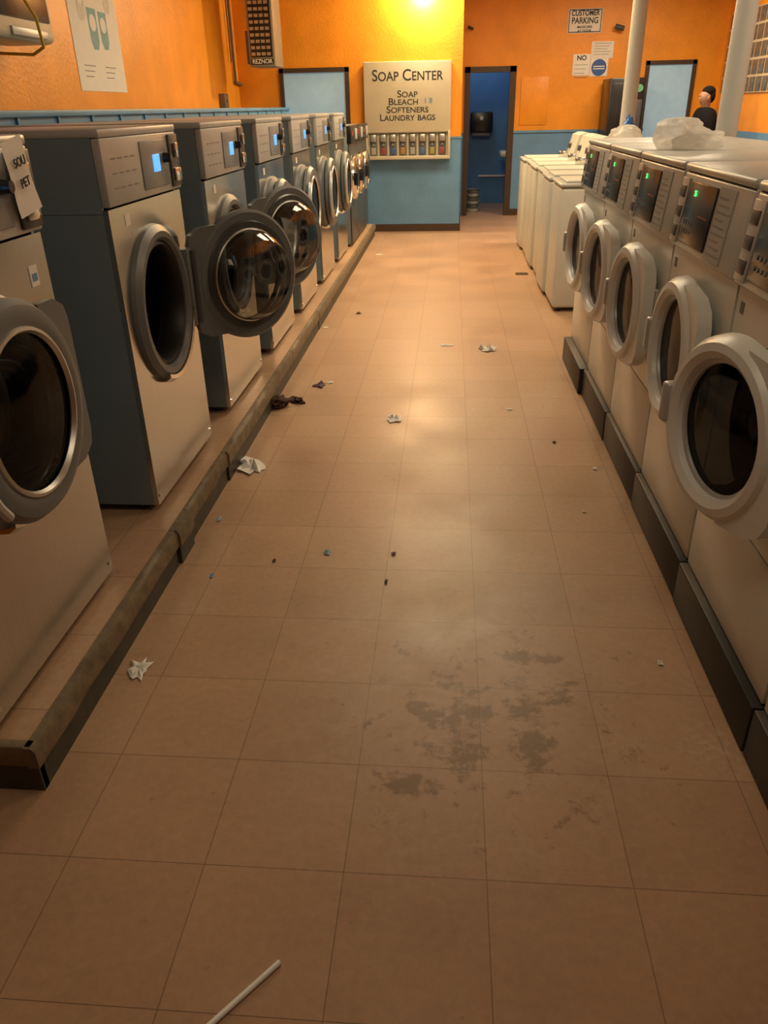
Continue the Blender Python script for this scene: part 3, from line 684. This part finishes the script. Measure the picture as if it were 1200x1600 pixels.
JV = [(0, 0, .92, .155), (0, 0, 1.15, .155), (0, 0, 1.30, (.16, .16)), (.005, 0, 1.41, .135), (.015, 0, 1.50, .080), (0, .175, 1.39, .092), (.03, .215, 1.10, .068), (-.09, .20, .90, .05), (0, -.175, 1.39, .092), (.03, -.215, 1.10, .068), (-.09, -.20, .90, .05)]
skin('jacket', JV, [(0, 1), (1, 2), (2, 3), (3, 4), (3, 5), (5, 6), (6, 7), (3, 8), (8, 9), (9, 10)], m_jacket, pe)
skin('trousers', [(0, 0, .93, .135), (0, .09, .86, .102), (0, .10, .5, .078), (.02, .10, .12, .062), (0, -.09, .86, .102), (0, -.10, .5, .078), (.02, -.10, .12, .062)], [(0, 1), (1, 2), (2, 3), (0, 4), (4, 5), (5, 6)], m_trous, pe)
for s in (-1, 1): MB().box(-.2, .07, .11*s-.045, .11*s+.045, 0, .09, .03, 3).build('shoe', m_black, pe)
MB().ball((.018, 0, 1.668), .082, (1.05, .95, .85)).ball((.048, 0, 1.62), .068, (.85, 1.15, 1.25)).build('hair', m_hair, pe)
for s in (-1, 1):
    MB().ball((-.088, .030*s, 1.618), .009, sub=2).build('eye', m_black, pe); MB().ball((-.005, .080*s, 1.595), .022, (.8, .4, 1.2), 2).build('ear', m_skin, pe)
MB().ball((-.086, 0, 1.558), .016, (.5, 1.2, .35), 2).build('mouth', mat('lips', (.28, .10, .08), .5), pe)

# ------------------------------------------------------------------ bags and pouch
def lump(name, r, sc, m, loc, label, cat, seed, amp=.25, sub=4, group=None, fr=6, smooth=False):
    b = MB(); b.ball((0, 0, 0), 1, (1, 1, 1), sub)
    for v in b.bm.verts:
        n_ = v.co.normalized(); k = 1+amp*noise.noise(n_*1.8+Vector((seed, 0, 0)))+amp*(.22 if smooth else .45)*noise.noise(n_*fr*(.7 if smooth else 1)+Vector((0, seed, 0)))+(0 if smooth else amp*.2*abs(noise.noise(n_*fr*2.5)))
        v.co = Vector((n_.x*k*sc[0]*r, n_.y*k*sc[1]*r, n_.z*k*sc[2]*r))
    zmin = min(v.co.z for v in b.bm.verts); cut = zmin*.55
    for v in b.bm.verts: v.co.z = max(v.co.z, cut)-cut
    o = b.build(name, m, None, loc, (0, 0, seed), ang=180)
    if label: tag(o, label, cat, group)
    return o
m_bag = film_mat('translucent white plastic')
bg = lump('plastic_bag', .110, (1.0, .8, .65), m_bag, (.94, 3.62, 1.2735), 'crumpled white plastic bag lying on top of the right washers', 'bag', 2.2, .3, smooth=True, sub=5)
k = lump('bag_end', .08, (1.2, .8, .6), m_bag, (0, 0, 0), None, None, 4.1, .3, smooth=True, sub=5); k.parent = bg; k.location = (-.10, .0, .0)
lump('laundry_bag', .115, (1.1, .9, .6), m_bag, (1.34, 6.72, 1.18), 'white bundle on top of the top loading washers by the slim column', 'bag', 5.3, .3, smooth=True)
lump('detergent_pouch', .085, (.6, .5, 1.3), mat('blue pouch', (.04, .16, .5), .35), (1.42, 7.05, 1.175), 'blue detergent pouch standing on the top loading washers', 'pouch', 1.1, .3, smooth=True)

# ------------------------------------------------------------------ litter
m_tissue = mat('white tissue', (.80, .78, .75), .9, var=.08); m_cloth = mat('dark brown cloth', (.07, .035, .03), .9, var=.4, scale=30); m_lint = mat('bluish lint', (.3, .45, .5), .9); m_brn = mat('brown crumb', (.10, .06, .035), .9); m_bl = mat('blue scrap', (.05, .25, .6), .7)
def scrap(name, px, py, w, h, m, label, cat='litter', seed=1, flat=False, rz=0, group=None):
    p = on(px, py, 2, 0); zc = (p-Vector((0, 0, H))).length; s = zc/1250
    W = w*s; Hh = h*s
    rnd = random.Random(seed); b = MB(); n = 9
    ha = [rnd.uniform(.45, 1.15) for _ in range(16)]
    g = []
    c0 = b.bm.verts.new((0, 0, .004+rnd.uniform(0, .3)*W*(0.15 if flat else .6)))
    for rr in (.35, .7, 1.0):
        ring = []
        for q in range(16):
            a = 2*PI*q/16; z = .002+abs(rnd.gauss(0, 1))*W*(.03 if flat else .16)*(1.2-rr)
            ring.append(b.bm.verts.new((math.cos(a)*W/2*rr*ha[q], math.sin(a)*Hh*1.2*rr*ha[q], z)))
        g.append(ring)
    for q in range(16):
        b.bm.faces.new((c0, g[0][q], g[0][(q+1) % 16]))
        for A, B in zip(g, g[1:]): b.bm.faces.new((A[q], B[q], B[(q+1) % 16], A[(q+1) % 16]))
    o = b.build(name, m, None, (p.x, p.y, .001), (0, 0, rz), ang=20); tag(o, label, cat, group); return o
scrap('paper_scrap', 762, 547, 32, 12, m_tissue, 'white folded paper scrap on the floor toward the right washers', seed=1)
scrap('paper_scrap', 697, 540, 24, 5, m_tissue, 'thin white paper strip left of the folded scrap far down the aisle', seed=2, flat=True)
scrap('paper_scrap', 616, 655, 28, 15, mat('bright paper', (.95, .93, .9), .8), 'small white torn paper in the middle of the aisle', seed=33)
scrap('paper_scrap', 797, 640, 12, 5, m_tissue, 'tiny white paper bit right of mid aisle', seed=4, flat=True)
scrap('tissue', 393, 730, 46, 32, m_tissue, 'crumpled white tissue on the floor beside the platform edge', 'tissue', seed=5, rz=.7)
scrap('tissue', 218, 1047, 40, 26, m_tissue, 'crumpled white tissue nearest the camera by the platform', 'tissue', seed=8, rz=.2)
lump('cloth_rag', .06, (1.0, .7, .5), m_cloth, tuple(on(432, 636, 2, 0)), 'dark brown crumpled rag against the platform edge', 'rag', 3.7, .9)
lump('cloth_rag', .035, (1.3, .6, .4), m_cloth, tuple(on(464, 628, 2, 0)), 'small dark piece of cloth beside the brown rag', 'rag', 5.7, .9)
scrap('cloth_scrap', 499, 603, 24, 12, mat('purple grey scrap', (.16, .10, .12), .8), 'purplish scrap on the floor past the rag', 'scrap', seed=11)
scrap('paper_scrap', 516, 598, 10, 7, m_tissue, 'tiny white bit touching the purplish scrap', seed=12)
scrap('lint_ball', 511, 864, 14, 9, m_lint, 'pale bluish lint clump on the tiles left of centre', 'lint', seed=13)
scrap('lint_ball', 615, 866, 10, 6, mat('mauve lint', (.3, .2, .22), .9), 'mauve lint speck right of the bluish clump', 'lint', seed=14)
scrap('paper_scrap', 931, 733, 9, 6, m_tissue, 'tiny white speck close to the right machine bases', seed=15)
scrap('paper_scrap', 912, 800, 7, 4, m_tissue, 'little white speck below the other one near the right bases', seed=16)
scrap('paper_scrap', 1031, 1037, 9, 6, m_tissue, 'white speck on the lower right tiles', seed=17)
scrap('plastic_scrap', 331, 900, 7, 6, m_bl, 'small bright blue scrap on the left tiles', 'scrap', seed=18)
scrap('crumb', 428, 877, 8, 6, m_brn, 'dark crumb on the tiles right of the blue scrap', 'crumb', seed=19)
scrap('paper_scrap', 342, 812, 8, 8, m_lint, 'pale bit lying at the foot of the platform', seed=20)
scrap('crumb', 866, 692, 8, 4, m_brn, 'brown crumb far down the right side of the aisle', 'crumb', seed=21)
scrap('crumb', 560, 490, 9, 5, m_brn, 'dark crumb far down the aisle near the open doors', 'crumb', seed=22)
scrap('paper_scrap', 508, 512, 10, 5, m_tissue, 'pale sliver on the floor near the far left platform', seed=23, flat=True)
scrap('paper_scrap', 592, 398, 14, 4, m_tissue, 'pale scrap on the floor near the soap cabinet wall', seed=24, flat=True)
scrap('crumb', 603, 910, 6, 8, m_brn, 'dark crumb at the tile seam in mid floor', 'crumb', seed=25)
p = on(437, 1503, 2, .006); q = on(316, 1612, 2, .006)
d = q-p
o = MB().lathe([(0, .0055), (d.length, .0055), (d.length, .0045), (0, .0045)], axis='x', n=14, closed=True).build('drinking_straw', mat('white straw', (.9, .98, 1.0), .35), None, (p.x, p.y, .0056), (0, 0, math.atan2(d.y, d.x)))
tag(o, 'white plastic drinking straw on the floor at the bottom of the photo', 'straw')
p = on(820, 428, 2, 0)
o = MB().box(-.06, .06, -.05, .05, 0, .004, .001).box(-.05, .05, -.04, -.03, .004, .006).box(-.05, .05, -.005, .005, .004, .006).box(-.05, .05, .03, .04, .004, .006).build('floor_drain', m_brn, None, (p.x-.03, p.y, 0)); tag(o, 'small brown drain plate beside the top loaders', 'drain')

# ------------------------------------------------------------------ lights
def area(loc, sx, sy, power, col, rot=(0, 0, 0)):
    L = bpy.data.lights.new('lamp', 'AREA'); L.shape = 'RECTANGLE'; L.size = sx; L.size_y = sy; L.energy = power; L.color = col
    o = bpy.data.objects.new('lamp_light', L); C.objects.link(o); o.location = loc; o.rotation_euler = rot
WARM = (1, .80, .53); FAR = (1, .74, .40)
spots = [(0, 8.4, 88, 'ceiling light over the far aisle', FAR), (0.1, 5.5, 46, 'ceiling light over the middle of the aisle', WARM), (0, 1.0, 11, 'ceiling light above the near aisle', WARM), (2.3, 9.9, 78, 'added ceiling light brightening the right rear corner', WARM), (2.3, 3.6, 36, 'ceiling light behind the right washers', WARM)]  # right rear fixture is an unseen addition to light the back corner
for x, y, pw_, lab, cl in spots:
    e = empty('ceiling_light', (x, y, ZC), 0, lab, 'ceiling light', 'ceiling lights')
    MB().box(-.62, .62, -.62, .62, -.06, 0, .01).build('housing', m_col, e); MB().box(-.58, .58, -.58, .58, -.075, -.06, .006).build('diffuser', m_cream, e)
    area((x, y, ZC-.09), 1.15, 1.15, pw_, cl)
e = empty('wall_lamp', (-.36, YS, 2.76), 0, 'bare bright lamp above the soap cabinet', 'lamp')
MB().box(-.05, .05, -.03, 0, -.05, .05, .01).cyl((0, -.03, 0), (0, -.10, 0), .015).build('bracket', m_silver, e)
MB().ball((0, -.14, 0), .045).build('bulb', m_glow, e)
L = bpy.data.lights.new('bulb_light', 'POINT'); L.energy = 90; L.color = (1, .80, .45); L.shadow_soft_size = .05
o = bpy.data.objects.new('bulb_light', L); C.objects.link(o); o.location = (-.36, YS-.17, 2.62)
L = bpy.data.lights.new('washroom_light', 'POINT'); L.energy = 12; L.color = (.8, .9, 1); L.shadow_soft_size = .15
o = bpy.data.objects.new('washroom_light', L); C.objects.link(o); o.location = (.4, 13.1, 2.4)
w = bpy.data.worlds.new('world'); scn.world = w; w.use_nodes = True; w.node_tree.nodes['Background'].inputs[0].default_value = (.5, .4, .3, 1); w.node_tree.nodes['Background'].inputs[1].default_value = .05
